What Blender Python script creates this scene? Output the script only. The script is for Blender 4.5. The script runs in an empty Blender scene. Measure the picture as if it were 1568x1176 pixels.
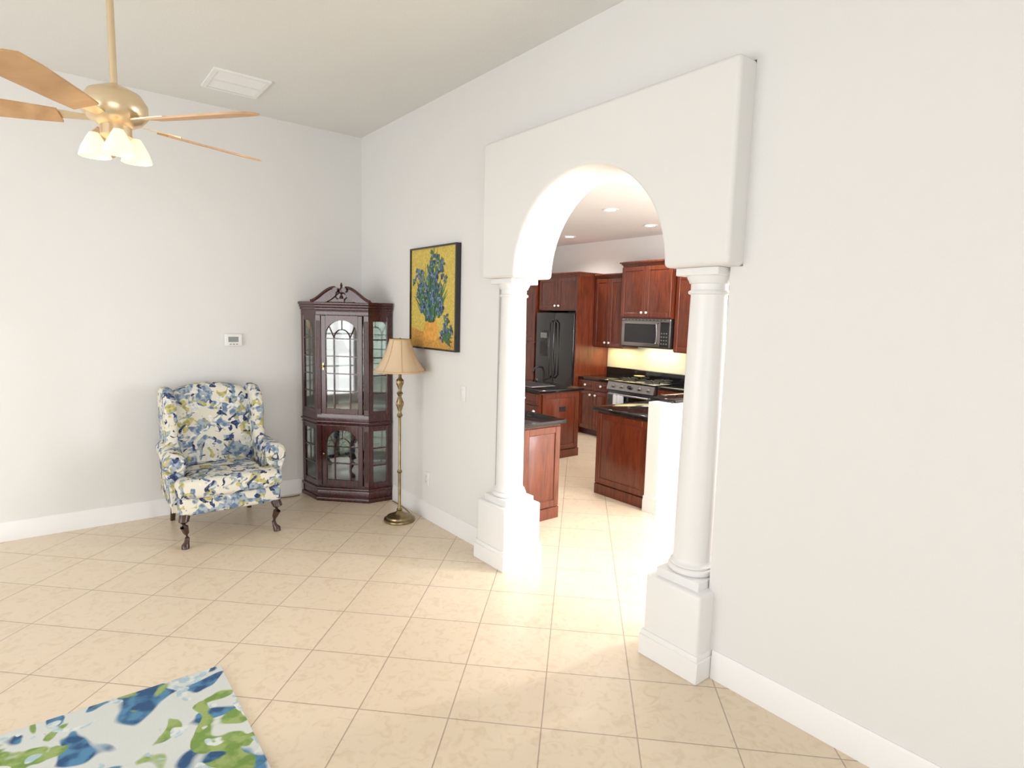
import bpy, bmesh, math, random
from mathutils import Matrix, Vector
random.seed(7)
scene = bpy.context.scene
R = math.radians

# ------------------------------------------------------------------ materials
def new_mat(name):
    m = bpy.data.materials.new(name); m.use_nodes = True
    nt = m.node_tree
    return m, nt, nt.nodes['Principled BSDF']
def N(nt, t, **kw):
    n = nt.nodes.new(t)
    for k, v in kw.items():
        if hasattr(n, k): setattr(n, k, v)
        else: n.inputs[k].default_value = v
    return n
def plain(name, col, rough=0.5, metal=0.0, bump=0.0, bscale=60, var=0.0, emit=None, es=1.0, trans=0.0, coat=0.0):
    m, nt, b = new_mat(name)
    b.inputs['Base Color'].default_value = (*col, 1)
    b.inputs['Roughness'].default_value = rough
    b.inputs['Metallic'].default_value = metal
    b.inputs['Coat Weight'].default_value = coat
    if trans: b.inputs['Transmission Weight'].default_value = trans
    if emit:
        b.inputs['Emission Color'].default_value = (*emit, 1)
        b.inputs['Emission Strength'].default_value = es
    tc = N(nt, 'ShaderNodeTexCoord')
    if bump or var:
        no = N(nt, 'ShaderNodeTexNoise'); no.inputs['Scale'].default_value = bscale
        no.inputs['Detail'].default_value = 4
        nt.links.new(tc.outputs['Object'], no.inputs['Vector'])
        if bump:
            bp = N(nt, 'ShaderNodeBump'); bp.inputs['Strength'].default_value = bump
            bp.inputs['Distance'].default_value = 0.01
            nt.links.new(no.outputs['Fac'], bp.inputs['Height'])
            nt.links.new(bp.outputs['Normal'], b.inputs['Normal'])
        if var:
            cr = N(nt, 'ShaderNodeValToRGB')
            cr.color_ramp.elements[0].position = .3; cr.color_ramp.elements[1].position = .7
            cr.color_ramp.elements[0].color = (*[c*(1-var) for c in col], 1)
            cr.color_ramp.elements[1].color = (*[min(1, c*(1+var)) for c in col], 1)
            nt.links.new(no.outputs['Fac'], cr.inputs['Fac'])
            nt.links.new(cr.outputs['Color'], b.inputs['Base Color'])
    return m
def wood(name, c0, c1, rough=0.3, scale=(14, 14, 1.6), coat=.3):
    m, nt, b = new_mat(name)
    tc = N(nt, 'ShaderNodeTexCoord'); mp = N(nt, 'ShaderNodeMapping')
    mp.inputs['Scale'].default_value = scale
    no = N(nt, 'ShaderNodeTexNoise'); no.inputs['Scale'].default_value = 2.2
    no.inputs['Detail'].default_value = 6; no.inputs['Distortion'].default_value = 1.2
    cr = N(nt, 'ShaderNodeValToRGB')
    cr.color_ramp.elements[0].position = .3; cr.color_ramp.elements[1].position = .72
    cr.color_ramp.elements[0].color = (*c0, 1); cr.color_ramp.elements[1].color = (*c1, 1)
    nt.links.new(tc.outputs['Object'], mp.inputs['Vector']); nt.links.new(mp.outputs['Vector'], no.inputs['Vector'])
    nt.links.new(no.outputs['Fac'], cr.inputs['Fac']); nt.links.new(cr.outputs['Color'], b.inputs['Base Color'])
    b.inputs['Roughness'].default_value = rough; b.inputs['Coat Weight'].default_value = coat
    b.inputs['Coat Roughness'].default_value = .15
    return m
def floral(name, base, layers, rough=.9, bump=.15):
    """layers: (noise scale, threshold, colour A, colour B, offset)"""
    m, nt, b = new_mat(name)
    tc = N(nt, 'ShaderNodeTexCoord')
    cur = None
    last = (*base, 1)
    for (sc, th, ca, cb, off) in layers:
        mp = N(nt, 'ShaderNodeMapping'); mp.inputs['Location'].default_value = off
        nt.links.new(tc.outputs['Object'], mp.inputs['Vector'])
        no = N(nt, 'ShaderNodeTexNoise'); no.inputs['Scale'].default_value = sc
        no.inputs['Detail'].default_value = 1.5; no.inputs['Distortion'].default_value = .8
        nt.links.new(mp.outputs['Vector'], no.inputs['Vector'])
        n2 = N(nt, 'ShaderNodeTexNoise'); n2.inputs['Scale'].default_value = sc*3.2
        nt.links.new(mp.outputs['Vector'], n2.inputs['Vector'])
        cr = N(nt, 'ShaderNodeValToRGB')
        cr.color_ramp.elements[0].position = th; cr.color_ramp.elements[1].position = th+.025
        cr.color_ramp.elements[0].color = (0, 0, 0, 1); cr.color_ramp.elements[1].color = (1, 1, 1, 1)
        nt.links.new(no.outputs['Fac'], cr.inputs['Fac'])
        c2 = N(nt, 'ShaderNodeValToRGB')
        c2.color_ramp.elements[0].position = .42; c2.color_ramp.elements[1].position = .58
        c2.color_ramp.elements[0].color = (*ca, 1); c2.color_ramp.elements[1].color = (*cb, 1)
        nt.links.new(n2.outputs['Fac'], c2.inputs['Fac'])
        mx = N(nt, 'ShaderNodeMixRGB')
        mx.inputs[1].default_value = last
        if cur: nt.links.new(cur, mx.inputs[1])
        nt.links.new(cr.outputs['Color'], mx.inputs[0]); nt.links.new(c2.outputs['Color'], mx.inputs[2])
        cur = mx.outputs[0]
    nt.links.new(cur, b.inputs['Base Color'])
    b.inputs['Roughness'].default_value = rough
    nf = N(nt, 'ShaderNodeTexNoise'); nf.inputs['Scale'].default_value = 300
    nt.links.new(tc.outputs['Object'], nf.inputs['Vector'])
    bp = N(nt, 'ShaderNodeBump'); bp.inputs['Strength'].default_value = bump; bp.inputs['Distance'].default_value = .004
    nt.links.new(nf.outputs['Fac'], bp.inputs['Height']); nt.links.new(bp.outputs['Normal'], b.inputs['Normal'])
    return m

m_wall = plain('wall_paint', (.785, .78, .77), .75, bump=.05, bscale=90)
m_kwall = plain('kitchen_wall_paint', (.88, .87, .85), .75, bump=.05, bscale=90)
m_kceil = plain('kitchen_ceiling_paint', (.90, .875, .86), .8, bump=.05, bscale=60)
m_ceil = plain('ceiling_paint', (.77, .77, .75), .85, bump=.15, bscale=60)
m_trim = plain('trim_paint', (.87, .865, .86), .4, bump=.01)
m_arch = plain('arch_paint', (.79, .785, .77), .6, bump=.03, bscale=90)
m_col = plain('column_paint', (.84, .84, .835), .38, bump=.01)
m_cherry = wood('cherry_wood', (.085, .015, .006), (.20, .043, .015), .28, coat=.4)
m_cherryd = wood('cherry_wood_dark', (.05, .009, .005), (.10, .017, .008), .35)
m_mahog = wood('mahogany', (.028, .004, .004), (.075, .009, .008), .25, coat=.5)
m_leg = wood('walnut_leg', (.03, .012, .006), (.07, .025, .012), .3)
m_granite = plain('black_granite', (.012, .012, .012), .08, var=.6, bscale=150)
m_black = plain('black_gloss', (.008, .008, .01), .12, coat=.5)
m_blackm = plain('black_matte', (.015, .015, .015), .5)
m_steel = plain('stainless', (.38, .37, .36), .32, 1.0)
m_dglass = plain('dark_glass', (.02, .02, .022), .06)
m_knob = plain('white_knob', (.85, .85, .82), .25)
m_white = plain('white_plastic', (.85, .85, .84), .35)
m_grey = plain('lcd_grey', (.25, .28, .27), .3)
m_brass = plain('antique_brass', (.30, .235, .125), .33, 1.0, var=.25, bscale=20)
m_brassb = plain('bright_brass', (.7, .5, .2), .25, 1.0)
m_shade = plain('lamp_shade_fabric', (.74, .56, .38), .8, bump=.2, bscale=120)
m_shadet = plain('lamp_shade_trim', (.62, .44, .25), .8)
m_mirror = plain('mirror', (.42, .46, .43), .05, 1.0)
m_blade = wood('fan_blade_wood', (.50, .28, .12), (.66, .40, .20), .4, (3, 3, 3), 0)
m_fanw = plain('fan_metal', (.75, .6, .4), .3, .8)
m_frost = plain('frosted_glass', (.9, .78, .6), .4, emit=(1, .75, .45), es=.8)
m_towel = plain('towel', (.75, .78, .85), .95, bump=.3, bscale=200)
m_light = plain('downlight_lens', (1, .98, .94), .5, emit=(1, .97, .9), es=6)
m_yel = plain('splash_paint', (.78, .77, .60), .5)
m_cord = plain('cord', (.1, .07, .05), .5)

def glass_mat():
    m, nt, b = new_mat('cabinet_glass')
    out = nt.nodes['Material Output']
    tr = N(nt, 'ShaderNodeBsdfTransparent'); tr.inputs[0].default_value = (.93, .95, .94, 1)
    gl = N(nt, 'ShaderNodeBsdfGlossy'); gl.inputs['Roughness'].default_value = .02
    mx = N(nt, 'ShaderNodeMixShader'); mx.inputs[0].default_value = .1
    nt.links.new(tr.outputs[0], mx.inputs[1]); nt.links.new(gl.outputs[0], mx.inputs[2])
    nt.links.new(mx.outputs[0], out.inputs['Surface'])
    return m
m_glass = glass_mat()

def floor_mat():
    m, nt, b = new_mat('ceramic_tile')
    T = .394
    tc = N(nt, 'ShaderNodeTexCoord'); mp = N(nt, 'ShaderNodeMapping')
    mp.inputs['Scale'].default_value = (1/T, 1/T, 1/T)
    mp.inputs['Rotation'].default_value = (0, 0, R(-45))
    mp.inputs['Location'].default_value = (-8.760, -.2531, 0)
    nt.links.new(tc.outputs['Object'], mp.inputs['Vector'])
    br = N(nt, 'ShaderNodeTexBrick'); br.offset = 0; br.squash = 1
    br.inputs['Scale'].default_value = 1; br.inputs['Brick Width'].default_value = 1
    br.inputs['Row Height'].default_value = 1; br.inputs['Mortar Size'].default_value = .0075
    br.inputs['Mortar Smooth'].default_value = .15; br.inputs['Bias'].default_value = 0
    br.inputs['Color1'].default_value = (.82, .69, .53, 1); br.inputs['Color2'].default_value = (.79, .66, .50, 1)
    br.inputs['Mortar'].default_value = (.46, .37, .28, 1)
    nt.links.new(mp.outputs['Vector'], br.inputs['Vector'])
    no = N(nt, 'ShaderNodeTexNoise'); no.inputs['Scale'].default_value = 16; no.inputs['Detail'].default_value = 5
    no.inputs['Distortion'].default_value = 1.5
    nt.links.new(tc.outputs['Object'], no.inputs['Vector'])
    cr = N(nt, 'ShaderNodeValToRGB')
    cr.color_ramp.elements[0].position = .33; cr.color_ramp.elements[1].position = .5
    cr.color_ramp.elements[0].color = (.91, .88, .83, 1); cr.color_ramp.elements[1].color = (1, 1, 1, 1)
    nt.links.new(no.outputs['Fac'], cr.inputs['Fac'])
    mx = N(nt, 'ShaderNodeMixRGB', blend_type='MULTIPLY'); mx.inputs[0].default_value = .9
    nt.links.new(br.outputs['Color'], mx.inputs[1]); nt.links.new(cr.outputs['Color'], mx.inputs[2])
    nt.links.new(mx.outputs[0], b.inputs['Base Color'])
    b.inputs['Roughness'].default_value = .3
    inv = N(nt, 'ShaderNodeMath', operation='SUBTRACT'); inv.inputs[0].default_value = 1
    nt.links.new(br.outputs['Fac'], inv.inputs[1])
    bp = N(nt, 'ShaderNodeBump'); bp.inputs['Strength'].default_value = .4; bp.inputs['Distance'].default_value = .002
    nt.links.new(inv.outputs[0], bp.inputs['Height']); nt.links.new(bp.outputs['Normal'], b.inputs['Normal'])
    return m
m_floor = floor_mat()
m_chair = floral('floral_upholstery', (.74, .71, .60), [
    (11, .50, (.13, .20, .33), (.38, .45, .50), (0, 0, 0)),
    (12, .595, (.34, .36, .12), (.60, .50, .22), (5, 2, 1)),
    (17, .60, (.015, .025, .08), (.05, .08, .20), (9, 4, 3)),
    (14, .62, (.83, .81, .74), (.62, .66, .66), (2, 9, 6))])
m_rug = floral('floral_rug', (.72, .76, .74), [
    (4, .53, (.10, .28, .48), (.03, .10, .24), (0, 0, 0)),
    (5, .54, (.20, .34, .08), (.36, .48, .16), (5, 2, 0)),
    (8, .60, (.80, .84, .82), (.45, .62, .70), (2, 9, 0))], bump=.5)

# ------------------------------------------------------------------ mesh builder
class MB:
    def __init__(s, name, mats):
        s.name = name; s.mats = mats; s.V = []; s.F = []; s.MI = []
    def mi(s, m):
        if m not in s.mats: s.mats.append(m)
        return s.mats.index(m)
    def add(s, verts, faces, mat, mtx=None):
        o = len(s.V); k = s.mi(mat)
        for v in verts:
            v = Vector(v)
            s.V.append(tuple(mtx @ v if mtx else v))
        for f in faces:
            s.F.append([i+o for i in f]); s.MI.append(k)
    def addbm(s, bm, mat, mtx=None):
        bm.verts.index_update()
        s.add([v.co.copy() for v in bm.verts], [[v.index for v in f.verts] for f in bm.faces], mat, mtx)
        bm.free()
    def box(s, x0, x1, y0, y1, z0, z1, mat, bev=0, seg=2, mtx=None):
        bm = bmesh.new(); bmesh.ops.create_cube(bm, size=1)
        for v in bm.verts:
            v.co = Vector(((x0+x1)/2+v.co.x*(x1-x0), (y0+y1)/2+v.co.y*(y1-y0), (z0+z1)/2+v.co.z*(z1-z0)))
        if bev: bmesh.ops.bevel(bm, geom=bm.edges[:], offset=bev, segments=seg, profile=.5, affect='EDGES', clamp_overlap=True)
        s.addbm(bm, mat, mtx)
    def prism(s, pts, t0, t1, mat, axis='y', bev=0, seg=2, mtx=None):
        """pts 2D; axis y: (x,z) ; axis z: (x,y); axis x: (y,z)"""
        def P(p, t):
            return {'y': (p[0], t, p[1]), 'z': (p[0], p[1], t), 'x': (t, p[0], p[1])}[axis]
        bm = bmesh.new()
        a = [bm.verts.new(P(p, t0)) for p in pts]; b = [bm.verts.new(P(p, t1)) for p in pts]
        n = len(pts)
        caps = [bm.faces.new(a), bm.faces.new(b[::-1])]
        for i in range(n):
            bm.faces.new([a[i], b[i], b[(i+1) % n], a[(i+1) % n]])
        bmesh.ops.recalc_face_normals(bm, faces=bm.faces[:])
        if bev:
            es = set()
            for c in caps: es |= set(c.edges)
            bmesh.ops.bevel(bm, geom=list(es), offset=bev, segments=seg, profile=.5, affect='EDGES', clamp_overlap=True)
        s.addbm(bm, mat, mtx)
    def strip(s, low, high, t0, t1, mat, mtx=None):
        """curved panel between two 2D curves (x,z) with thickness along y"""
        n = len(low); V = []; F = []
        for p, q in zip(low, high):
            V += [(p[0], t0, p[1]), (q[0], t0, q[1]), (p[0], t1, p[1]), (q[0], t1, q[1])]
        for i in range(n-1):
            a = 4*i; b = a+4
            F += [[a, b, b+1, a+1], [a+2, a+3, b+3, b+2], [a, a+2, b+2, b], [a+1, b+1, b+3, a+3]]
        F += [[0, 1, 3, 2], [4*(n-1), 4*(n-1)+2, 4*(n-1)+3, 4*(n-1)+1]]
        s.add(V, F, mat, mtx)
    def lathe(s, prof, cx, cy, mat, seg=32, mod=None, mtx=None, cap=True):
        V = []; F = []
        for (r, z) in prof:
            for k in range(seg):
                a = 2*math.pi*k/seg; rr = r*(mod(a) if mod else 1)
                V.append((cx+rr*math.cos(a), cy+rr*math.sin(a), z))
        for i in range(len(prof)-1):
            for k in range(seg):
                k2 = (k+1) % seg
                F.append([i*seg+k, i*seg+k2, (i+1)*seg+k2, (i+1)*seg+k])
        if cap:
            F.append(list(range(seg))[::-1]); F.append([(len(prof)-1)*seg+k for k in range(seg)])
        s.add(V, F, mat, mtx)
    def tube(s, pts, rad, mat, seg=12, mtx=None, sq=1.0):
        pts = [Vector(p) for p in pts]; n = len(pts)
        if not isinstance(rad, (list, tuple)): rad = [rad]*n
        V = []; F = []
        ref = Vector((0, 0, 1))
        d0 = (pts[1]-pts[0]).normalized()
        if abs(d0.dot(ref)) > .9: ref = Vector((0, 1, 0))
        for i in range(n):
            d = (pts[min(i+1, n-1)]-pts[max(i-1, 0)]).normalized()
            u = d.cross(ref).normalized(); w = u.cross(d).normalized()
            for k in range(seg):
                a = 2*math.pi*k/seg
                V.append(pts[i]+u*rad[i]*math.cos(a)+w*rad[i]*math.sin(a)*sq)
        for i in range(n-1):
            for k in range(seg):
                k2 = (k+1) % seg
                F.append([i*seg+k, (i+1)*seg+k, (i+1)*seg+k2, i*seg+k2])
        F.append(list(range(seg))); F.append([(n-1)*seg+k for k in range(seg)][::-1])
        s.add(V, F, mat, mtx)
    def ball(s, c, r, mat, sc=(1, 1, 1), mtx=None, seg=14):
        bm = bmesh.new(); bmesh.ops.create_uvsphere(bm, u_segments=seg, v_segments=max(6, seg//2+1), radius=r)
        for v in bm.verts: v.co = Vector((v.co.x*sc[0]+c[0], v.co.y*sc[1]+c[1], v.co.z*sc[2]+c[2]))
        s.addbm(bm, mat, mtx)
    def finish(s, smooth=True, ang=35, bevel=0, bseg=3, recalc=True, xf=None):
        me = bpy.data.meshes.new(s.name)
        me.from_pydata(s.V, [], s.F)
        for m in s.mats: me.materials.append(m)
        me.polygons.foreach_set('material_index', s.MI)
        if recalc:
            bm = bmesh.new(); bm.from_mesh(me)
            bmesh.ops.recalc_face_normals(bm, faces=bm.faces[:]); bm.to_mesh(me); bm.free()
        me.update()
        if smooth:
            me.shade_smooth(); me.set_sharp_from_angle(angle=R(ang))
        ob = bpy.data.objects.new(s.name, me); scene.collection.objects.link(ob)
        if xf: ob.matrix_world = xf
        if bevel:
            b = ob.modifiers.new('bevel', 'BEVEL'); b.width = bevel; b.segments = bseg
            b.limit_method = 'ANGLE'; b.angle_limit = R(40); b.harden_normals = True
        return ob

def boxobj(name, x0, x1, y0, y1, z0, z1, mat):
    b = MB(name, [mat]); b.box(x0, x1, y0, y1, z0, z1, mat); return b.finish(False)

WX = 2.43; WB = 5.43; CZ = 3.33; KZ = 2.87; KX = 6.75
O0, O1 = 1.50, 3.22        # wall opening
# ------------------------------------------------------------------ shell
boxobj('floor', -3.6, 6.95, -2.6, 8.1, -.1, 0, m_floor)
boxobj('ceiling', -3.6, 2.56, -2.6, 5.53, CZ, CZ+.1, m_ceil)
boxobj('ceiling_kitchen', 2.56, 6.95, -1.1, 8.1, KZ, KZ+.1, m_kceil)
b = MB('wall_right', [m_wall])
b.box(WX, 2.56, -2.6, 1.44, 0, CZ, m_wall); b.box(WX, 2.56, 1.44, O0, 0, 1.945, m_wall)
b.box(WX, 2.56, 3.265, 8.1, 0, CZ, m_wall); b.box(WX, 2.56, O1, 3.265, 0, 1.945, m_wall)
b.box(WX, 2.56, 1.44, 3.265, 2.81, CZ, m_wall)
b.finish(False)
boxobj('wall_back', -3.6, WX, WB, WB+.1, 0, CZ, m_wall)
def wall_with_window(name, axis, pos, thick, a0, a1, ztop, w0, w1, z0, z1):
    b = MB(name, [m_wall])
    def bx(p0, p1, q0, q1, mat=m_wall, t0=pos, t1=pos+thick):
        if axis == 'x': b.box(min(t0, t1), max(t0, t1), p0, p1, q0, q1, mat)
        else: b.box(p0, p1, min(t0, t1), max(t0, t1), q0, q1, mat)
    bx(a0, w0, 0, ztop); bx(w1, a1, 0, ztop); bx(w0, w1, z1, ztop)
    if z0 > 0: bx(w0, w1, 0, z0)
    b.finish(False)
def window(name, axis, pos, w0, w1, z0, z1, n):
    b = MB(name, [m_trim])
    def bx(p0, p1, q0, q1, t=.05):
        if axis == 'x': b.box(pos-t/2, pos+t/2, p0, p1, q0, q1, m_trim)
        else: b.box(p0, p1, pos-t/2, pos+t/2, q0, q1, m_trim)
    bx(w0, w1, z0, z0+.07); bx(w0, w1, z1-.07, z1)
    for i in range(n+1):
        c = w0+(w1-w0)*i/n
        c0 = min(max(c-.035, w0), w1-.07)
        bx(c0, c0+.07, z0+.07, z1-.07)
    for i in range(1, 4):
        q = z0+(z1-z0)*i/4; bx(w0, w1, q-.012, q+.012, .03)
    b.finish(False)
wall_with_window('wall_left', 'x', -3.5, -.1, -2.6, 5.43, CZ, .5, 4.3, .1, 2.5)
window('window_1', 'x', -3.55, .5, 4.3, .1, 2.5, 4)
wall_with_window('wall_front', 'y', -2.5, -.1, -3.5, WX, CZ, -2.5, .8, .1, 2.5)
window('window_2', 'y', -2.55, -2.5, .8, .1, 2.5, 3)
wall_with_window('wall_kitchen_front', 'y', -1.0, -.1, 2.56, KX, KZ, 3.0, 6.2, .05, 2.4)
window('window_3', 'y', -1.05, 3.0, 6.2, .05, 2.4, 3)
boxobj('wall_kitchen_right', KX, KX+.1, -1.1, 8.1, 0, KZ, m_kwall)
boxobj('wall_kitchen_back', 2.56, KX, 8.0, 8.1, 0, KZ, m_kwall)

def baseboard(name, pts_fn):
    b = MB(name, [m_trim]); pts_fn(b); b.finish(True, 30)
def bb_x(b, y0, y1, x=WX):   # along Y, facing -X
    prof = [(0, 0), (-.016, 0), (-.016, .105), (-.012, .112), (-.012, .128), (-.006, .14), (0, .14)]
    b.prism([(x+p[0], p[1]) for p in prof], y0, y1, m_trim, 'y')
def bb_y(b, x0, x1, y=WB):
    prof = [(0, 0), (-.016, 0), (-.016, .105), (-.012, .112), (-.012, .128), (-.006, .14), (0, .14)]
    b.prism([(y+p[0], p[1]) for p in prof], x0, x1, m_trim, 'x')
def f(b):
    bb_x(b, 3.29, 4.75); bb_x(b, -2.5, 1.455)
baseboard('baseboard_right', f)
baseboard('baseboard_back', lambda b: bb_y(b, -3.5, 1.815))

# ------------------------------------------------------------------ arch surround (stepped block with semicircular opening)
def arch_block():
    c = 2.35; r = .57; z0 = 1.945; pts = [(1.44, z0), (c-r, z0)]
    n = 40
    for i in range(1, n):
        a = math.pi-math.pi*i/n
        pts.append((c+r*math.cos(a), z0+r*math.sin(a)))
    pts += [(c+r, z0), (3.265, z0), (3.265, 2.81), (1.44, 2.81)]
    b = MB('arch_surround', [m_arch])
    b.prism(pts, 2.31, 2.64, m_arch, 'x')
    ob = b.finish(True, 30, bevel=.022, bseg=4)
    return ob
arch_block()

def column(name, cx, cy):
    b = MB(name, [m_col])
    h = .172
    # pedestal with baseboard skirt
    b.box(cx-h+.014, cx+h-.014, cy-h+.014, cy+h-.014, 0, .425, m_col, .014, 3)
    b.box(cx-h, cx+h, cy-h, cy+h, 0, .108, m_trim, .003, 1)
    b.box(cx-h+.005, cx+h-.005, cy-h+.005, cy+h-.005, .1, .135, m_trim, .005, 2)
    q = .122
    b.box(cx-q, cx+q, cy-q, cy+q, .42, .468, m_col, .004, 2)
    prof = [(.10, .468)]
    for i in range(9):
        a = -math.pi/2+math.pi*i/8; prof.append((.102+.016*math.cos(a), .486+.018*math.sin(a)))
    prof += [(.108, .506), (.108, .514), (.100, .520), (.0955, .535)]
    for i in range(13):
        t = i/12; prof.append((.0945-.0105*t**1.4, .55+1.27*t))
    prof += [(.084, 1.822), (.094, 1.826), (.097, 1.833), (.094, 1.84), (.085, 1.844), (.085, 1.872), (.093, 1.876), (.095, 1.884), (.103, 1.896), (.106, 1.908)]
    b.lathe(prof, cx, cy, m_col, 48)
    b.box(cx-.113, cx+.113, cy-.113, cy+.113, 1.908, 1.9445, m_col, .003, 1)
    b.finish(True, 40)
column('column', 2.476, 3.115)
column('column', 2.476, 1.63)

# ------------------------------------------------------------------ painting
def painting():
    b = MB('iris_painting', [])
    y0, y1, z0, z1 = 3.69, 4.39, 1.42, 2.225
    fr = .014
    Mx = Matrix(((0, 1, 0, 2.385), (-1, 0, 0, y1), (0, 0, 1, z0), (0, 0, 0, 1)))
    W = y1-y0; H = z1-z0
    frm = m_black
    b.box(0, W, 0, .043, 0, fr, frm, 0, mtx=Mx); b.box(0, W, 0, .043, H-fr, H, frm, 0, mtx=Mx)
    b.box(0, fr, 0, .043, fr, H-fr, frm, 0, mtx=Mx); b.box(W-fr, W, 0, .043, fr, H-fr, frm, 0, mtx=Mx)
    cy_ = plain('paint_yellow', (.64, .49, .10), .6, bump=.6, bscale=70, var=.22)
    co_ = plain('paint_ochre', (.58, .30, .06), .6, bump=.6, bscale=70, var=.3)
    cols = [plain('paint_navy', (.02, .035, .11), .6), plain('paint_blue', (.06, .12, .28), .6),
            plain('paint_slate', (.14, .23, .33), .6), plain('paint_teal', (.03, .12, .10), .6),
            plain('paint_pale', (.30, .40, .46), .6)]
    gr = [plain('paint_green', (.05, .14, .05), .6), plain('paint_green_l', (.14, .25, .08), .6)]
    va = plain('paint_vase', (.72, .36, .07), .6, var=.2, bscale=30)
    b.box(fr, W-fr, .010, .04, fr, H-fr, cy_, mtx=Mx)
    lay = [.0095]
    def flat(pts, mat):
        lay[0] -= .000008
        b.add([(p[0]*W, lay[0], p[1]*H) for p in pts], [list(range(len(pts)))], mat, Mx)
    tab = [(.02, .02), (.98, .02), (.98, .10), (.8, .13), (.55, .14), (.3, .17), (.1, .2), (.02, .21)]
    flat(tab, co_)
    # vase
    flat([(.36, .10), (.58, .09), (.64, .17), (.62, .25), (.56, .30), (.38, .30), (.32, .25), (.31, .17)], va)
    flat([(.38, .28), (.56, .28), (.57, .30), (.37, .30)], gr[0])
    def leaf(x, y, a, L, w, mat):
        d = (math.sin(a), math.cos(a)); n = (d[1], -d[0]); pts = []
        for t, k in ((0, .5), (.3, 1), (.6, .8), (.85, .35), (1, 0)):
            pts.append((x+d[0]*L*t+n[0]*w*k, y+d[1]*L*t+n[1]*w*k))
        for t, k in ((.85, .35), (.6, .8), (.3, 1), (0, .5)):
            pts.append((x+d[0]*L*t-n[0]*w*k, y+d[1]*L*t-n[1]*w*k))
        flat(pts, mat)
    for i in range(46):
        a = random.uniform(-.95, .95); L = random.uniform(.35, .62)*(1-.25*abs(a))
        leaf(.47+random.uniform(-.06, .06), .27, a, L, random.uniform(.012, .026), random.choice(gr+[cols[3]]))
    def flower(x, y, s):
        for k in range(random.randint(7, 10)):
            a = random.uniform(0, 6.28); r = s*random.uniform(.3, .9)
            px, py = x+r*math.cos(a), y+r*math.sin(a)
            q = random.uniform(.25, .45)*s; pts = []
            e = random.uniform(.5, 1)
            for j in range(8):
                t = 6.283*j/8; u = q*math.cos(t); v = q*e*math.sin(t)
                pts.append((px+u*math.cos(a)-v*math.sin(a), py+(u*math.sin(a)+v*math.cos(a))*.92))
            flat(pts, random.choice(cols[:4]+[cols[1], cols[2], gr[0], gr[1]]))
        flat([(x+.2*s*math.cos(t*1.256), y+.16*s*math.sin(t*1.256)) for t in range(5)], random.choice([cols[4], cols[4], cols[4], cy_]))
    cnt = 0
    while cnt < 70:
        x = random.uniform(.1, .9); y = random.uniform(.33, .93)
        if ((x-.47)/.37)**2+((y-.62)/.30)**2 < 1:
            flower(x, y, random.uniform(.045, .065)); cnt += 1
            if cnt % 3 == 0: leaf(x, y-.05, random.uniform(-.8, .8), .16, .008, random.choice(gr))
    for p in ((.78, .22), (.84, .14), (.72, .13), (.80, .30), (.88, .19), (.76, .18)): flower(p[0], p[1], .06)
    for i in range(5): leaf(.74, .12, 1.0+i*.25, .2, .012, gr[0])
    b.finish(False, recalc=False)
painting()

# ------------------------------------------------------------------ switch, outlet, thermostat, vent
def plate(name, y, z, outlet=False):
    b = MB(name, [m_white])
    b.box(WX-.007, WX, y-.037, y+.037, z-.058, z+.058, m_white, .003, 2)
    if outlet:
        for dz in (-.022, .022):
            b.box(WX-.010, WX-.006, y-.017, y+.017, z+dz-.015, z+dz+.015, m_white, .004, 2)
            for dy in (-.006, .006): b.box(WX-.0105, WX-.0095, y+dy-.001, y+dy+.001, z+dz-.004, z+dz+.006, m_blackm)
    else:
        b.box(WX-.011, WX-.006, y-.016, y+.016, z-.032, z+.032, m_white, .003, 2)
    b.finish(True)
plate('light_switch', 3.637, 1.113)
plate('wall_outlet', 4.15, .339, True)
b = MB('thermostat', [m_white])
b.box(1.188, 1.328, WB-.025, WB, 1.385, 1.49, m_white, .008, 3)
b.box(1.215, 1.295, WB-.027, WB-.024, 1.42, 1.465, m_grey)
for k in range(3): b.box(1.225+k*.025, 1.24+k*.025, WB-.028, WB-.024, 1.398, 1.406, m_grey)
b.finish(True)
b = MB('ceiling_vent', [m_trim])
vx0, vx1, vy0, vy1 = .99, 1.37, 4.58, 5.00
b.box(vx0, vx1, vy0, vy0+.03, CZ-.014, CZ, m_trim); b.box(vx0, vx1, vy1-.03, vy1, CZ-.014, CZ, m_trim)
b.box(vx0, vx0+.03, vy0+.03, vy1-.03, CZ-.014, CZ, m_trim); b.box(vx1-.03, vx1, vy0+.03, vy1-.03, CZ-.014, CZ, m_trim)
b.box(vx0+.03, vx1-.03, 4.78, 4.80, CZ-.015, CZ-.002, m_trim)
for k in range(20):
    y = vy0+.038+k*.0178
    Mt = Matrix.Translation((0, y, CZ-.008)) @ Matrix.Rotation(R(-35), 4, 'X')
    b.box(vx0+.03, vx1-.03, -.006, .006, -.001, .001, m_trim, mtx=Mt)
b.box(vx0+.031, vx1-.031, vy0+.031, vy1-.031, CZ-.002, CZ-.0005, plain('vent_grey', (.55, .54, .52), .7))
b.finish(False)

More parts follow.
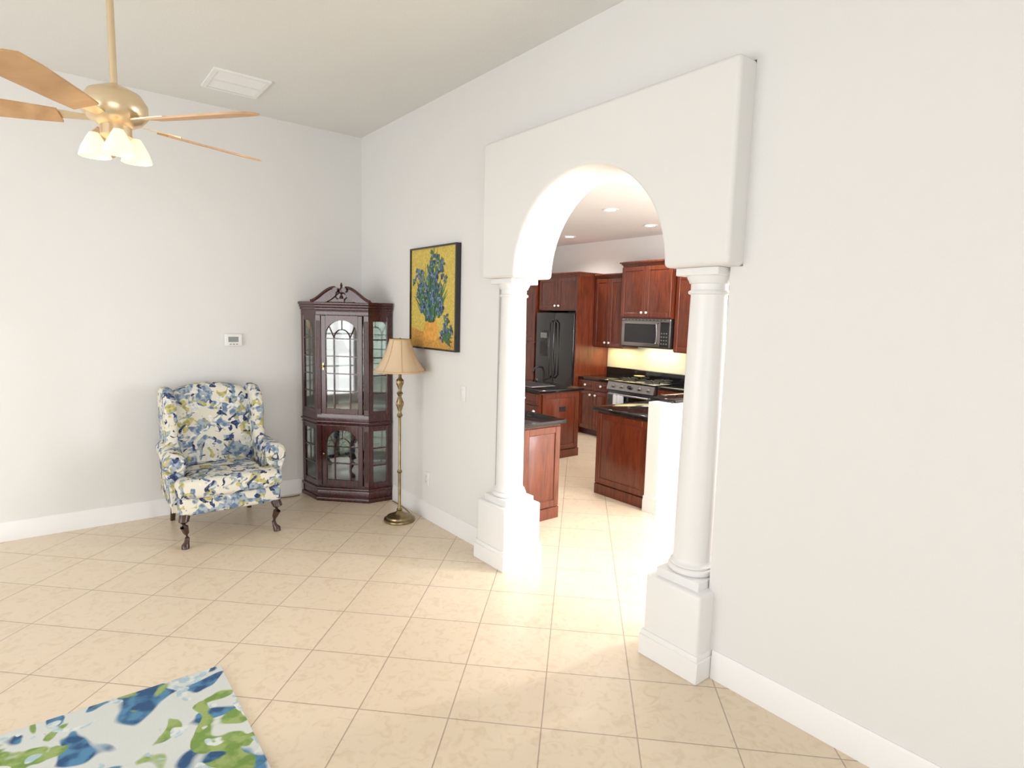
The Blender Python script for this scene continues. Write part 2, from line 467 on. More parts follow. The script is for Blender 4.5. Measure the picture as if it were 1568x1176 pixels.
# ------------------------------------------------------------------ corner curio cabinet
def curio():
    b = MB('corner_curio_cabinet', [m_mahog])
    A = (2.412, 5.412); B = (1.832, 5.412); C = (1.862, 5.118); D = (2.198, 4.782); E = (2.412, 4.768)
    cx = sum(p[0] for p in (A, B, C, D, E))/5; cy = sum(p[1] for p in (A, B, C, D, E))/5
    def poly(off):
        # outset front edges only
        return [A, (B[0]-off, A[1]), (C[0]-off, C[1]-off*.41), (D[0]-off*.41, D[1]-off), (A[0], E[1]-off)]
    def slab(off, z0, z1, mat=m_mahog, bev=.004): b.prism(poly(off), z0, z1, mat, 'z', bev, 2)
    # plinth (with bracket feel), mid rail, top
    slab(.012, 0, .035); slab(.0, .03, .10); slab(.01, .10, .125); slab(-.004, .12, .16)
    slab(.0, .70, .80); slab(.014, .715, .735, bev=.006); slab(.008, .69, .70)
    slab(.0, 1.66, 1.72); slab(.010, 1.715, 1.735); slab(.018, 1.735, 1.76, bev=.008); slab(.027, 1.758, 1.785, bev=.008)
    # mirror backs
    b.box(B[0]+.01, A[0], A[1]-.012, A[1], .1, 1.7, m_mahog); b.box(A[0]-.012, A[0], E[1]+.01, A[1], .1, 1.7, m_mahog)
    b.box(B[0]+.03, A[0]-.014, A[1]-.016, A[1]-.012, .16, 1.66, m_mirror)
    b.box(A[0]-.016, A[0]-.012, E[1]+.03, A[1]-.014, .16, 1.66, m_mirror)
    # shelves (glass)
    for z in (.42, 1.02, 1.24, 1.45): b.prism(poly(-.02), z, z+.007, m_glass, 'z')
    # posts
    def frame_mtx(P, Q):
        u = Vector((Q[0]-P[0], Q[1]-P[1], 0)); L = u.length; u.normalize(); n = Vector((-u.y, u.x, 0))
        # inward direction must point to the centroid
        if n.dot(Vector((cx-P[0], cy-P[1], 0))) < 0: n = -n
        return Matrix(((u.x, n.x, 0, P[0]), (u.y, n.y, 0, P[1]), (0, 0, 1, 0), (0, 0, 0, 1))), L
    for P, Q in ((B, C), (D, E)):
        Mt, L = frame_mtx(P, Q); sw = .045
        for (zz0, zz1) in ((.14, .70), (.79, 1.67)):
            b.box(0, sw, 0, .025, zz0, zz1, m_mahog, .003, 1, Mt); b.box(L-sw, L, 0, .025, zz0, zz1, m_mahog, .003, 1, Mt)
            b.box(sw, L-sw, .002, .022, zz0, zz0+.04, m_mahog, mtx=Mt); b.box(sw, L-sw, .002, .022, zz1-.05, zz1, m_mahog, mtx=Mt)
            b.box(sw, L-sw, .010, .014, zz0+.04, zz1-.05, m_glass, mtx=Mt)
            nb = 5 if zz0 > .5 else 3
            for k in range(1, nb):
                z = zz0+.04+(zz1-zz0-.09)*k/nb; b.box(sw, L-sw, .004, .018, z-.005, z+.005, m_mahog, mtx=Mt)
    Mt, L = frame_mtx(C, D)
    # fluted corner posts
    for u0 in (-.006, L-.044):
        for (zz0, zz1) in ((.14, .70), (.79, 1.67)):
            b.box(u0, u0+.05, -.006, .03, zz0, zz1, m_mahog, .004, 1, Mt)
            for k in range(3):
                uu = u0+.012+k*.013
                b.tube([Mt @ Vector((uu, -.007, zz0+.05)), Mt @ Vector((uu, -.007, zz1-.05))], .0035, m_mahog, 6)
    # doors with arched glass
    def gdoor(z0, z1, arch_r, nh):
        d0, d1 = .05, L-.05
        st = .042
        b.box(d0, d0+st, -.014, .006, z0, z1, m_mahog, .003, 1, Mt); b.box(d1-st, d1, -.014, .006, z0, z1, m_mahog, .003, 1, Mt)
        b.box(d0+st, d1-st, -.014, .006, z0, z0+.05, m_mahog, .002, 1, Mt)
        g0, g1 = d0+st, d1-st; c = (g0+g1)/2; r = (g1-g0)/2
        zs = z1-.04-arch_r
        low = []; high = []
        for i in range(17):
            a = math.pi-math.pi*i/16
            low.append((c+r*math.cos(a), zs+arch_r*math.sin(a))); high.append((c+r*math.cos(a), z1))
        b.strip(low, high, -.014, .006, m_mahog, Mt)
        b.box(g0, g1, -.003, .001, z0+.05, z1-.04, m_glass, mtx=Mt)
        # muntins : inner arch + verticals + horizontals
        r2 = r*.5
        pts = [Mt @ Vector((c+r2*math.cos(a), -.006, zs-.03+arch_r*.62*math.sin(a))) for a in [math.pi*i/12 for i in range(13)]]
        b.tube(pts, .005, m_mahog, 6)
        for s_ in (-1, 1): b.box(c+s_*r2-.0045, c+s_*r2+.0045, -.011, .003, z0+.05, zs-.03, m_mahog, mtx=Mt)
        b.tube([Mt @ Vector((c, -.006, zs-.03+arch_r*.62)), Mt @ Vector((c, -.006, zs+arch_r))], .0045, m_mahog, 6)
        for s_ in (-1, 1):
            b.tube([Mt @ Vector((c+s_*r2, -.006, zs-.02)), Mt @ Vector((c+s_*r*.8, -.006, zs+arch_r*.6))], .0045, m_mahog, 6)
        for k in range(nh):
            z = z0+.05+(zs-.03-z0-.05)*(k+1)/nh
            b.box(g0, g1, -.011, .003, z-.0045, z+.0045, m_mahog, mtx=Mt)
    gdoor(.80, 1.665, .13, 4)
    gdoor(.15, .695, .12, 2)
    b.ball((.07, -.025, 1.22), .011, m_brassb, mtx=Mt); b.ball((.07, -.025, .44), .009, m_brassb, mtx=Mt)
    b.box(.065, .075, -.018, -.012, 1.19, 1.25, m_brassb, mtx=Mt)
    # swan-neck pediment: two scrolls rising to an open centre, finial in the middle
    c = L/2
    for s_ in (-1, 1):
        low = []; high = []
        for i in range(21):
            t = i/20
            u = c+s_*(L/2+.03)*(1-t)+s_*.045*t
            zc = 1.785+.115*(t*t*(3-2*t))+.012*math.sin(math.pi*t)
            low.append((u, 1.78+ (0 if t < .55 else .06*((t-.55)/.45)**1.5))); high.append((u, zc+.004))
        if s_ > 0: low = low[::-1]; high = high[::-1]
        b.strip(low, high, -.03, .01, m_mahog, Mt)
        b.tube([Mt @ Vector((h_[0], -.034, h_[1])) for h_ in high], .013, m_mahog, 8)
        b.tube([Mt @ Vector((c+s_*.04, -.055, 1.885)), Mt @ Vector((c+s_*.04, .01, 1.885))], .022, m_mahog, 16)
        # pierced fretwork
        b.tube([Mt @ Vector((c+s_*(.02+.03*math.sin(a)), -.01, 1.80+.06*a/3.14)) for a in [i*.314 for i in range(11)]], .006, m_mahog, 6)
    b.box(c-.03, c+.03, -.02, .01, 1.78, 1.815, m_mahog, .004, 1, Mt)
    P = Mt @ Vector((c, -.008, 0))
    b.lathe([(.014, 1.81), (.018, 1.825), (.008, 1.84), (.008, 1.85), (.024, 1.865), (.026, 1.885), (.012, 1.905), (.008, 1.915), (.012, 1.925), (.003, 1.95)], P.x, P.y, m_mahog, 16)
    b.finish(True, 35)
curio()

# ------------------------------------------------------------------ floor lamp
def lamp():
    b = MB('floor_lamp', [m_brass]); cx, cy = 2.217, 4.235
    b.lathe([(.0, 0), (.122, 0), (.128, .008), (.126, .02), (.108, .028), (.104, .04), (.08, .05), (.06, .056), (.045, .062), (.03, .075), (.02, .085), (.024, .095), (.016, .105), (.0125, .12),
             (.0125, .40), (.018, .405), (.022, .415), (.016, .425), (.011, .435),
             (.011, .86), (.018, .868), (.024, .88), (.016, .895), (.012, .91), (.022, .94), (.030, .975), (.022, 1.01), (.012, 1.035), (.02, 1.05), (.026, 1.06), (.014, 1.075),
             (.012, 1.09), (.022, 1.12), (.028, 1.15), (.018, 1.18), (.012, 1.19), (.012, 1.25), (.02, 1.255), (.02, 1.31), (.006, 1.315), (.006, 1.48), (.009, 1.485), (.010, 1.495), (.006, 1.502), (.001, 1.506)],
            cx, cy, m_brass, 28)
    for k in range(6):   # cast leaf clusters
        a = k*math.pi/3
        for zz in (.975, 1.15): b.ball((cx+.026*math.cos(a), cy+.026*math.sin(a), zz), .009, m_brass, (1, 1, 2.6), seg=8)
    # bell shade, panelled
    mod = lambda a: 1+.018*abs(math.cos(4*a))
    prof = []
    for i in range(13):
        t = i/12; prof.append((.203-.123*(t**.8)+.010*math.sin(math.pi*t)*-1, 1.240+.250*t))
    b.lathe(prof, cx, cy, m_shade, 64, mod, cap=False)
    b.lathe([(r-.004, z) for r, z in prof], cx, cy, m_shade, 64, mod, cap=False)
    b.lathe([(.200, 1.233), (.205, 1.235), (.205, 1.247), (.200, 1.249)], cx, cy, m_shadet, 64, mod, cap=False)
    b.lathe([(.078, 1.486), (.084, 1.487), (.084, 1.496), (.078, 1.497)], cx, cy, m_shadet, 48, mod, cap=False)
    for k in range(8):
        a = k*math.pi/4+math.pi/8
        b.tube([(cx+(r+.002)*mod(a)*math.cos(a), cy+(r+.002)*mod(a)*math.sin(a), z) for r, z in prof], .003, m_shadet, 6)
    for a in (0, math.pi/2):   # spider
        b.tube([(cx-.075*math.cos(a), cy-.075*math.sin(a), 1.483), (cx+.075*math.cos(a), cy+.075*math.sin(a), 1.483)], .002, m_brass, 6)
    # cord
    b.tube([(cx+.1, cy+.02, .012), (cx+.15, cy+.1, .005), (cx+.17, cy+.2, .005), (cx+.18, cy+.35, .005), (cx+.18, cy+.48, .005)], .003, m_cord, 6)
    b.finish(True, 40, recalc=False)
lamp()

# ------------------------------------------------------------------ wingback armchair
def armchair():
    b = MB('wingback_armchair', [m_chair])
    f_ = m_chair
    # seat frame
    b.box(-.345, .345, -.35, .33, .235, .37, f_, .03, 4)
    # T cushion
    T = [(-.262, .22), (-.262, -.20), (-.355, -.20), (-.362, -.30), (-.345, -.375), (-.2, -.39), (0, -.395), (.2, -.39), (.345, -.375), (.362, -.30), (.355, -.20), (.262, -.20), (.262, .22)]
    b.prism(T, .36, .50, f_, 'z', .045, 5)
    # back
    sh = Matrix(((1, 0, 0, 0), (0, 1, .16, -.07), (0, 0, 1, 0), (0, 0, 0, 1)))
    top = [(-.30, .40), (.30, .40), (.31, .95), (.29, 1.03), (.22, 1.075), (.12, 1.10), (0, 1.11), (-.12, 1.10), (-.22, 1.075), (-.29, 1.03), (-.31, .95)]
    b.prism(top, .16, .30, f_, 'y', .05, 5, sh)
    b.box(-.33, .33, .27, .35, .24, .60, f_, .03, 3)
    for s_ in (-1, 1):
        # wing
        w = [(.40, .60), (.44, 1.03), (.36, 1.085), (.24, 1.085), (.13, 1.04), (.075, .96), (.07, .87), (.085, .78), (.06, .70), (-.02, .64), (-.02, .58), (.36, .55)]
        x0, x1 = (.27, .355) if s_ > 0 else (-.355, -.27)
        b.prism(w, x0, x1, f_, 'x', .032, 4)
        # arm body
        b.box(min(s_*.29, s_*.37), max(s_*.29, s_*.37), -.20, .33, .24, .60, f_, .025, 3)
        # rolled arm
        pts = [(s_*.335, .30, .62), (s_*.335, .1, .615), (s_*.34, -.08, .605), (s_*.345, -.20, .60), (s_*.347, -.245, .595), (s_*.347, -.265, .592)]
        b.tube(pts, [.06, .068, .072, .075, .07, .045], f_, 20)
        # arm front panel
        pr = [(s_*.295, .24), (s_*.375, .24), (s_*.385, .45), (s_*.42, .56), (s_*.41, .64), (s_*.35, .668), (s_*.285, .64), (s_*.275, .57), (s_*.295, .48)]
        b.prism(pr, -.235, -.195, f_, 'y', .012, 3)
        # piping
        b.tube([(s_*.347+.05*math.cos(a), -.262, .598+.05*math.sin(a)) for a in [i*.39 for i in range(17)]], .006, f_, 6)
        # cabriole front leg
        o = s_*.30
        pts = [(o, -.30, .27), (o+s_*.012, -.318, .235), (o+s_*.022, -.33, .20), (o+s_*.018, -.326, .16), (o+s_*.004, -.312, .11), (o-s_*.002, -.306, .07), (o+s_*.004, -.314, .04), (o+s_*.014, -.326, .022), (o+s_*.016, -.33, .0)]
        b.tube(pts, [.034, .036, .034, .027, .019, .015, .018, .027, .026], m_leg, 14)
        # back leg raked
        b.tube([(s_*.28, .31, .26), (s_*.285, .33, .14), (s_*.29, .37, .0)], [.026, .021, .018], m_leg, 10, sq=1)
    b.finish(True, 60, recalc=True, xf=Matrix.Translation((1.018, 4.885, 0)))
armchair()
# wall cord beside chair
b = MB('power_cord', [m_cord])
b.tube([(1.62, 5.42, .33), (1.60, 5.40, .30), (1.585, 5.38, .18), (1.57, 5.37, .05), (1.60, 5.35, .006), (1.70, 5.33, .006), (1.77, 5.34, .006)], .004, m_cord, 6)
b.box(1.59, 1.66, 5.422, 5.43, .27, .39, m_white, .002, 1)
b.finish(True)

# ------------------------------------------------------------------ area rug
b = MB('floral_area_rug', [m_rug]); b.box(-2.2, .575, .6, 2.90, 0.0, .014, m_rug, .005, 2); b.finish(True)

# ------------------------------------------------------------------ ceiling fan
def fan():
    b = MB('ceiling_fan', [m_fanw]); cx, cy, z = .29, 3.2, 2.5
    b.lathe([(.07, CZ), (.07, CZ-.02), (.045, CZ-.06), (.014, CZ-.07), (.014, z+.16), (.04, z+.15), (.10, z+.12), (.125, z+.08), (.125, z+.03), (.10, z+.0), (.06, z-.02), (.06, z-.06), (.04, z-.075), (.0, z-.08)], cx, cy, m_fanw, 32, cap=False)
    for k in range(5):
        a = R(-52+72*k)
        Mt = Matrix.Translation((cx, cy, z)) @ Matrix.Rotation(a, 4, 'Z') @ Matrix.Rotation(R(14), 4, 'X')
        pts = [(.20, -.05), (.30, -.06), (.55, -.076), (.66, -.072), (.69, -.045), (.70, 0), (.69, .045), (.66, .072), (.55, .076), (.30, .06), (.20, .05)]
        b.prism(pts, -.004, .004, m_blade, 'z', mtx=Mt)
        b.prism([(.09, -.018), (.2, -.03), (.27, -.028), (.29, 0), (.27, .028), (.2, .03), (.09, .018)], .004, .010, m_fanw, 'z', mtx=Mt)
    for k in range(3):
        a = R(30+120*k); px, py = cx+.09*math.cos(a), cy+.09*math.sin(a)
        b.lathe([(.018, z-.05), (.03, z-.07), (.05, z-.11), (.062, z-.15), (.058, z-.152), (.02, z-.09)], px, py, m_frost, 20, cap=False)
    b.finish(True, 40, recalc=False)
fan()

# ------------------------------------------------------------------ kitchen
def MX(x, y):   # facing -X : local x -> -Y, local y -> +X
    return Matrix(((0, 1, 0, x), (-1, 0, 0, y), (0, 0, 1, 0), (0, 0, 0, 1)))
def MY(x, y):   # facing -Y
    return Matrix.Translation((x, y, 0))
def door(b, Mt, u0, u1, z0, z1, mat, knob=None, st=.055):
    u0 += .003; u1 -= .003; z0 += .003; z1 -= .003
    b.box(u0, u1, -.016, 0, z0, z1, mat, 0, mtx=Mt)
    for q in ((u0, u0+st, z0, z1), (u1-st, u1, z0, z1), (u0+st, u1-st, z0, z0+st), (u0+st, u1-st, z1-st, z1)):
        b.box(q[0], q[1], -.024, -.014, q[2], q[3], mat, .003, 1, Mt)
    i0, i1, j0, j1 = u0+st+.008, u1-st-.008, z0+st+.008, z1-st-.008
    k = min(.03, (i1-i0)*.3, (j1-j0)*.3)
    if i1-i0 > .03 and j1-j0 > .02:
        V = [(i0, -.016, j0), (i1, -.016, j0), (i1, -.016, j1), (i0, -.016, j1), (i0+k, -.024, j0+k), (i1-k, -.024, j0+k), (i1-k, -.024, j1-k), (i0+k, -.024, j1-k)]
        b.add(V, [[0, 1, 5, 4], [1, 2, 6, 5], [2, 3, 7, 6], [3, 0, 4, 7], [4, 5, 6, 7]], mat, Mt)
    if knob:
        b.ball((knob[0], -.045, knob[1]), .017, m_knob, mtx=Mt); b.box(knob[0]-.006, knob[0]+.006, -.04, -.02, knob[1]-.006, knob[1]+.006, m_knob, mtx=Mt)
def crown(b, Mt, w, d, z, mat, l=1, r=1):
    for (o, a, c) in ((.008, 0, .02), (.022, .018, .038), (.04, .036, .06)):
        b.box(-o*l, w+o*r, -o, d, z+a, z+c, mat, .004, 2, Mt)
CT = .85; ch = m_cherry
def base_carcass(b, Mt, w, d, toe=True, zt=CT-.035):
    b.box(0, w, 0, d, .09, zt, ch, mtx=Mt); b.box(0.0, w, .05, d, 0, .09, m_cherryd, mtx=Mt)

# fridge wall: pantry, fridge, cabinet over fridge
Mt = MX(6.05, 7.86)
b = MB('pantry_cabinet', [ch]); w = .82
b.box(0, w, 0, .69, .09, 2.3, ch, mtx=Mt); b.box(0, w, .05, .69, 0, .09, m_cherryd, mtx=Mt)
door(b, Mt, 0, w/2, .1, 1.3, ch, (w/2-.04, 1.1)); door(b, Mt, w/2, w, .1, 1.3, ch, (w/2+.04, 1.1))
door(b, Mt, 0, w/2, 1.31, 2.28, ch, (w/2-.04, 1.4)); door(b, Mt, w/2, w, 1.31, 2.28, ch, (w/2+.04, 1.4))
crown(b, Mt, w, .69, 2.3, ch, 0, 0); b.finish(True, 30)
Mt = MX(6.05, 7.02)
b = MB('refrigerator', [m_black]); w = .86
b.box(.01, w-.01, .05, .69, .02, 1.77, m_blackm, mtx=Mt)
b.box(.012, w/2-.004, -.02, .05, .66, 1.765, m_black, .012, 3, Mt); b.box(w/2+.004, w-.012, -.02, .05, .66, 1.765, m_black, .012, 3, Mt)
b.box(.012, w-.012, -.02, .05, .06, .65, m_black, .012, 3, Mt); b.box(.03, w-.03, .02, .06, 0, .06, m_blackm, mtx=Mt)
for u in (w/2-.045, w/2+.045): b.tube([Mt @ Vector(p) for p in ((u, -.02, .78), (u, -.065, .82), (u, -.075, 1.2), (u, -.065, 1.62), (u, -.02, 1.66))], .012, m_black, 8)
b.tube([Mt @ Vector(p) for p in ((.08, -.02, .6), (.1, -.07, .6), (w-.1, -.07, .6), (w-.08, -.02, .6))], .012, m_black, 8)
b.box(.10, .30, -.024, -.018, 1.1, 1.5, m_dglass, .004, 2, Mt); b.box(.13, .27, -.027, -.022, 1.13, 1.32, m_blackm, mtx=Mt); b.box(.13, .27, -.028, -.022, 1.38, 1.46, m_grey, mtx=Mt)
b.finish(True, 35)
b = MB('over_fridge_cabinet', [ch]); Mt = MX(6.10, 7.03)
b.box(0, .89, 0, .64, 1.80, 2.30, ch, mtx=Mt)
door(b, Mt, .01, .44, 1.81, 2.29, ch, (.40, 1.87)); door(b, Mt, .44, .865, 1.81, 2.29, ch, (.48, 1.87))
b.box(.868, .893, -.05, .64, 0, 2.30, ch, mtx=Mt)     # enclosure end panel to floor
crown(b, Mt, .89, .64, 2.30, ch, 0, 0); b.finish(True, 30)

# wall cabinets
b = MB('wall_cabinet', [ch]); Mt = MX(6.42, 6.13); w = .57
b.box(0, w, 0, .32, 1.28, 2.28, ch, mtx=Mt)
door(b, Mt, .0, w/2, 1.29, 2.27, ch, (w/2-.04, 1.35)); door(b, Mt, w/2, w, 1.29, 2.27, ch, (w/2+.04, 1.35))
crown(b, Mt, w, .32, 2.28, ch, 0, 0); b.finish(True, 30)
b = MB('wall_cabinet', [ch]); Mt = MX(6.34, 5.55); w = .84
b.box(0, w, 0, .40, 1.715, 2.42, ch, mtx=Mt)
door(b, Mt, .0, w/2, 1.73, 2.41, ch, (w/2-.04, 1.79)); door(b, Mt, w/2, w, 1.73, 2.41, ch, (w/2+.04, 1.79))
crown(b, Mt, w, .40, 2.42, ch); b.finish(True, 30)
b = MB('wall_cabinet', [ch]); Mt = MX(6.42, 4.70); w = .9
b.box(0, w, 0, .32, 1.28, 2.28, ch, mtx=Mt)
door(b, Mt, .0, w/2, 1.29, 2.27, ch, (w/2-.04, 1.35)); door(b, Mt, w/2, w, 1.29, 2.27, ch, (w/2+.04, 1.35))
crown(b, Mt, w, .32, 2.28, ch, 0); b.finish(True, 30)
# microwave
b = MB('microwave_oven', [m_steel]); Mt = MX(6.35, 5.54); w = .82
b.box(0, w, .02, .39, 1.32, 1.712, m_blackm, mtx=Mt)
b.box(0, w, 0, .03, 1.335, 1.68, m_steel, .004, 2, Mt); b.box(0, w, 0, .03, 1.682, 1.71, m_steel, .003, 1, Mt)
b.box(.05, w-.22, -.004, .01, 1.385, 1.64, m_dglass, .003, 1, Mt)
b.box(w-.16, w-.012, -.004, .01, 1.345, 1.67, m_dglass, .003, 1, Mt)
for i in range(4):
    for j in range(3): b.box(w-.14+j*.04, w-.122+j*.04, -.006, 0, 1.38+i*.045, 1.392+i*.045, m_grey, mtx=Mt)
b.tube([Mt @ Vector(p) for p in ((w-.19, 0, 1.37), (w-.19, -.04, 1.385), (w-.19, -.04, 1.64), (w-.19, 0, 1.655))], .010, m_steel, 8)
for i in range(12): b.box(.05+i*.06, .09+i*.06, -.002, .002, 1.69, 1.70, m_blackm, mtx=Mt)
b.finish(True, 35)
# base cabinets left of range
b = MB('base_cabinet', [ch]); Mt = MX(6.15, 6.13); w = .61
base_carcass(b, Mt, w, .59)
for (u0, u1) in ((0, w/2), (w/2, w)):
    door(b, Mt, u0, u1, .67, .81, ch, ((u0+u1)/2, .74), .03); door(b, Mt, u0, u1, .10, .66, ch, (w/2+(-.05 if u0 == 0 else .05), .60))
b.box(0, w, -.03, .595, CT-.035, CT, m_granite, .005, 2, Mt); b.box(0, w, .575, .598, CT, .97, m_granite, mtx=Mt)
b.finish(True, 30)
b = MB('base_cabinet', [ch]); Mt = MX(6.15, 4.70); w = 1.3
base_carcass(b, Mt, w, .59)
for i in range(3):
    u0 = i*w/3; door(b, Mt, u0, u0+w/3, .67, .81, ch, (u0+w/6, .74), .03); door(b, Mt, u0, u0+w/3, .10, .66, ch, (u0+.05, .60))
b.box(0, w, -.03, .595, CT-.035, CT, m_granite, .005, 2, Mt); b.box(0, w, .575, .598, CT, .97, m_granite, mtx=Mt)
b.finish(True, 30)
b = MB('backsplash', [m_yel]); b.box(KX-.006, KX-.001, 3.4, 6.12, .972, 1.28, m_yel); b.finish(False)
# range (with dish towel on the oven handle)
b = MB('kitchen_range', [m_black]); Mt = MX(6.11, 5.515); w = .80
b.box(0, w, .03, .6, .05, CT-.01, m_blackm, mtx=Mt); b.box(.02, w-.02, .06, .6, 0, .05, m_blackm, mtx=Mt)
b.box(0, w, -.02, .625, CT-.012, CT+.012, m_black, .004, 2, Mt); b.box(0, w, .58, .635, CT, .97, m_black, .004, 2, Mt)
pf = [(-.05, .735), (.03, .735), (.03, CT+.01), (-.01, CT+.01)]
b.prism(pf, 0, w, m_steel, 'x', mtx=Mt)
for i in range(5):
    u = .10+i*.15
    c0 = Vector((u, -.032, .79))
    b.tube([Mt @ c0, Mt @ (c0+Vector((0, -.035, .010)))], [.026, .022], m_steel if i != 2 else m_black, 16)
b.box(.01, w-.01, -.03, .03, .24, .725, m_black, .006, 2, Mt); b.box(.12, w-.12, -.033, -.028, .34, .60, m_dglass, mtx=Mt)
b.box(.01, w-.01, -.03, .03, .06, .23, m_black, .006, 2, Mt)
b.tube([Mt @ Vector(p) for p in ((.06, -.03, .68), (.06, -.075, .68), (w-.06, -.075, .68), (w-.06, -.03, .68))], .012, m_steel, 10)
for (u, v) in ((.2, .18), (.2, .42), (.6, .18), (.6, .42)):
    b.lathe([(.10, CT+.012), (.10, CT+.018), (.04, CT+.022), (.0, CT+.022)], 0, 0, m_blackm, 20, mtx=Mt @ Matrix.Translation((u, v, 0)), cap=False)
    for a in range(4):
        b.box(-.12, .12, -.005, .005, CT+.03, CT+.042, m_blackm, mtx=Mt @ Matrix.Translation((u, v, 0)) @ Matrix.Rotation(a*math.pi/4, 4, 'Z'))
    for s1 in (-.115, .115): b.box(s1-.005, s1+.005, -.005, .005, CT+.01, CT+.04, m_blackm, mtx=Mt @ Matrix.Translation((u, v, 0)))
rng = b.finish(True, 35)
b = MB('dish_towel', [m_towel])
tw = []
for i in range(9):
    tw.append((.16+.16*i/8, -.092-.006*math.sin(i*1.7)))
V = []; F = []
for j, z in enumerate((.45, .55, .66, .692)):
    for (u, v) in tw: V.append((u, v if j < 3 else -.08, z))
for (u, v) in tw: V.append((u, -.058, .66))
for (u, v) in tw: V.append((u, -.056, .52))
for j in range(5):
    for i in range(8): F.append([j*9+i, j*9+i+1, (j+1)*9+i+1, (j+1)*9+i])
b.add(V, F, m_towel, Mt); ob = b.finish(True, 80)
so = ob.modifiers.new('s', 'SOLIDIFY'); so.thickness = .006
ob.parent = rng
b = MB('spoon_rest', [m_brassb]); P = Mt @ Vector((.18, .42, 0))
b.lathe([(0, .893), (.05, .893), (.075, .905), (.078, .91), (.05, .9), (0, .898)], P.x, P.y, plain('ceramic_yellow', (.6, .5, .2), .3), 20, cap=False); b.finish(True)

# sink island
b = MB('kitchen_island', [ch]); x0, x1, y0, y1 = 4.47, 5.12, 5.10, 6.45
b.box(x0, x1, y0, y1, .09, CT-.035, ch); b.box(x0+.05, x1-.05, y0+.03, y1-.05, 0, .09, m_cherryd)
b.box(x0-.005, x1+.005, y0-.015, y0, 0, .10, ch, .003, 1)
Mt = MY(x0, y0); door(b, Mt, .03, x1-x0-.03, .11, .80, ch)
b.box(.3, .40, -.034, -.022, .58, .64, m_blackm, .003, 1, Mt)
Mt = MX(x0, y1)
for i in range(3):
    u0 = i*.45; door(b, Mt, u0, u0+.45, .67, .81, ch, (u0+.225, .74), .03); door(b, Mt, u0, u0+.45, .10, .66, ch, (u0+.4, .60))
b.box(x0-.04, x1+.04, y0-.04, y1+.04, CT-.035, CT, m_granite, .006, 2)
b.box(4.56, 4.95, 5.35, 5.85, CT-.001, CT+.006, m_steel, .003, 1); b.box(4.59, 4.92, 5.38, 5.82, CT+.003, CT+.0075, m_blackm)
b.tube([(4.97, 5.6, CT), (4.97, 5.6, CT+.16), (4.95, 5.6, CT+.21), (4.88, 5.6, CT+.225), (4.80, 5.6, CT+.20), (4.78, 5.6, CT+.16)], .013, m_black, 10)
b.tube([(4.97, 5.6, CT+.05), (4.99, 5.5, CT+.09)], .009, m_black, 8); b.ball((4.98, 5.75, CT+.03), .02, m_black, (1, 1, 1.8))
b.finish(True, 30)

# near base cabinet (left of opening)
b = MB('base_cabinet', [ch]); x0, x1, y0, y1 = 2.58, 3.36, 3.56, 4.6
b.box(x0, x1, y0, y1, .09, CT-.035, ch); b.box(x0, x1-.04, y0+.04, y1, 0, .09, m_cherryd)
b.box(x0, x1+.004, y0-.012, y0, 0, .10, ch, .003, 1)
Mt = MY(x0, y0); door(b, Mt, .0, .36, .11, .80, ch); door(b, Mt, .37, x1-x0-.01, .11, .80, ch)
b.box(x0, x1+.04, y0-.04, y1+.02, CT-.035, CT, m_granite, .006, 2)
b.finish(True, 30)

# peninsula with white half wall
b = MB('peninsula_counter', [ch]); x0, x1, y0, y1 = 4.16, 5.6, 3.25, 3.88
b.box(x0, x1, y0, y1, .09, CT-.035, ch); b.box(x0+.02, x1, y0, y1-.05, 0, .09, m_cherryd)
b.box(x0-.015, x0, y0, y1, 0, .10, ch, .003, 1)
Mt = MX(x0, y1); door(b, Mt, .01, y1-y0-.01, .11, .80, ch)
b.box(x0-.04, x1, y0, y1+.04, CT-.035, CT, m_granite, .006, 2)
b.box(4.25, x1, 3.135, 3.25, 0, .97, m_wall)
b.box(4.12, 4.26, 3.11, 3.25, 0, .985, m_trim, .004, 1)
b.box(4.24, x1, 3.05, 3.33, .985, 1.015, m_granite, .006, 2)
for (q0, q1, zt) in ((.016, .0, .105), (.011, .0, .14)):
    b.box(4.12-q0, 4.26+q0, 3.11-q0, 3.25, 0, zt, m_trim); b.box(4.26, x1, 3.135-q0, 3.14, 0, zt, m_trim)
b.finish(True, 30)

# recessed lights
for i, (x, y) in enumerate(((4.86, 4.48), (6.05, 6.35), (6.0, 4.85))):
    b = MB('recessed_light', [m_trim])
    b.lathe([(.062, KZ-.004), (.066, KZ-.008), (.088, KZ-.006), (.09, KZ-.001)], x, y, m_trim, 32, cap=False)
    b.lathe([(.0, KZ-.003), (.063, KZ-.003)], x, y, m_light, 32, cap=False)
    b.finish(True, recalc=False)
    l = bpy.data.lights.new('can', 'SPOT'); l.energy = 60; l.spot_size = R(150); l.spot_blend = .8; l.shadow_soft_size = .06; l.color = (1, .95, .88)
    o = bpy.data.objects.new('downlight', l); o.location = (x, y, KZ-.02); scene.collection.objects.link(o)
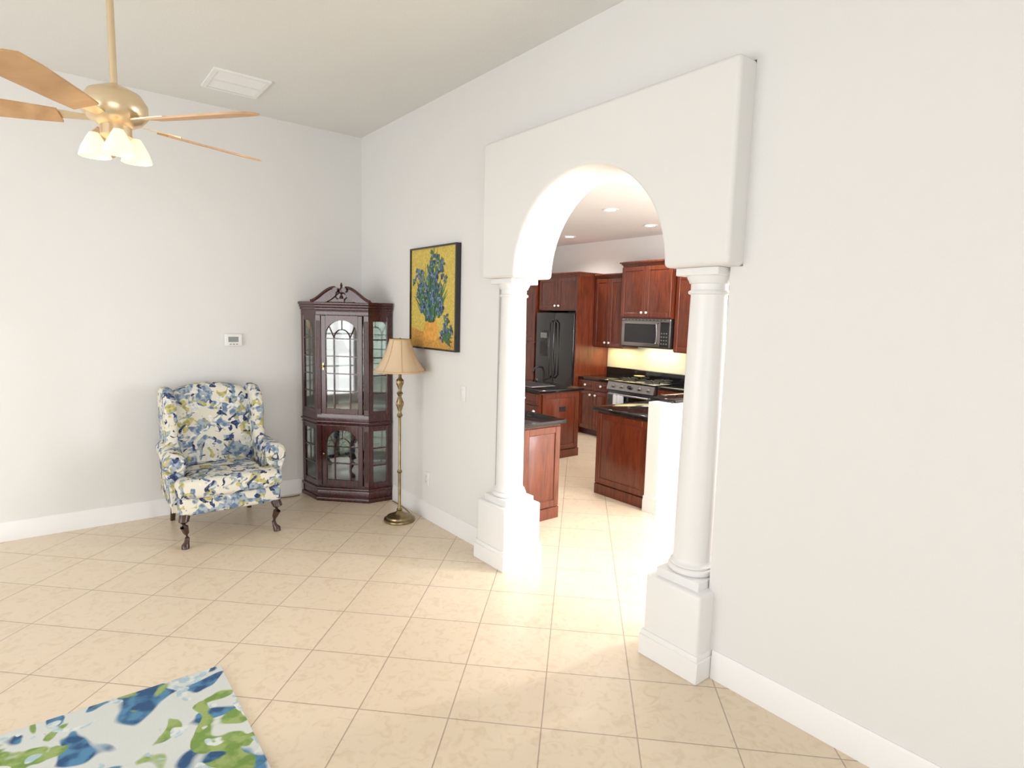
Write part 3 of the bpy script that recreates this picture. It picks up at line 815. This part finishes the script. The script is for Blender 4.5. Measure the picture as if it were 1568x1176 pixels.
# unseen fill light added to brighten the kitchen, with a hanging fixture body
b = MB('added_fill_fixture', [m_fanw])
b.lathe([(.06, KZ-.001), (.06, KZ-.02), (.012, KZ-.03), (.012, KZ-.5), (.03, KZ-.52), (.03, KZ-.56)], 4.4, 1.2, m_fanw, 24, cap=True)
b.lathe([(.13, KZ-.58), (.17, KZ-.60), (.19, KZ-.585), (.185, KZ-.58), (.165, KZ-.59), (.13, KZ-.575)], 4.4, 1.2, m_fanw, 32, cap=False)
for k in range(3):
    a = k*2.094; b.tube([(4.4+.02*math.cos(a), 1.2+.02*math.sin(a), KZ-.55), (4.4+.15*math.cos(a), 1.2+.15*math.sin(a), KZ-.59)], .006, m_fanw, 6)
b.finish(True, recalc=False)
l = bpy.data.lights.new('kitchen_fill', 'POINT'); l.energy = 150; l.shadow_soft_size = .1; l.color = (1, .96, .92)
o = bpy.data.objects.new('kitchen_fill_light', l); o.location = (4.4, 1.2, KZ-.72); scene.collection.objects.link(o)

# ------------------------------------------------------------------ lights
def area(name, loc, rot, sx, sy, e, col=(1, 1, 1)):
    l = bpy.data.lights.new(name, 'AREA'); l.shape = 'RECTANGLE'; l.size = sx; l.size_y = sy; l.energy = e; l.color = col
    o = bpy.data.objects.new(name, l); o.location = loc; o.rotation_euler = rot; scene.collection.objects.link(o); return o
area('window_light_1', (-3.75, 2.4, 1.35), (0, R(-90), 0), 2.4, 3.8, 138, (1, .99, .98))
area('window_light_2', (-.85, -2.75, 1.35), (R(90), 0, 0), 3.3, 2.4, 75, (1, .99, .98))
area('window_light_3', (4.6, -1.25, 1.3), (R(90), 0, 0), 3.2, 2.3, 260, (.96, .98, 1))
area('under_cabinet_light', (6.6, 5.82, 1.27), (0, 0, 0), .1, .5, 3, (1, .8, .4))
area('under_microwave_light', (6.6, 5.1, 1.31), (0, 0, 0), .1, .6, 4, (1, .9, .6))
w = bpy.data.worlds.new('World'); scene.world = w; w.use_nodes = True
w.node_tree.nodes['Background'].inputs[0].default_value = (.9, .95, 1, 1)
w.node_tree.nodes['Background'].inputs[1].default_value = 1.0

# ------------------------------------------------------------------ camera
cam = bpy.data.cameras.new('Camera'); co = bpy.data.objects.new('Camera', cam); scene.collection.objects.link(co)
cam.sensor_fit = 'HORIZONTAL'; cam.sensor_width = 36; cam.lens = 36*900/1568
th = R(38.5); p = R(6.59); ro = R(1.46)
Fh = Vector((math.sin(th), math.cos(th), 0)); Rt = Vector((math.cos(th), -math.sin(th), 0)); Uz = Vector((0, 0, 1))
fw = Fh*math.cos(p)-Uz*math.sin(p); up0 = Fh*math.sin(p)+Uz*math.cos(p)
rc = Rt*math.cos(ro)+up0*math.sin(ro); uc = -Rt*math.sin(ro)+up0*math.cos(ro)
mw = Matrix.Identity(4)
for i in range(3):
    mw[i][0] = rc[i]; mw[i][1] = uc[i]; mw[i][2] = -fw[i]
mw[0][3] = 0; mw[1][3] = 0; mw[2][3] = 1.7
co.matrix_world = mw; cam.clip_start = .05
scene.camera = co
scene.view_settings.view_transform = 'Standard'
scene.view_settings.look = 'None'
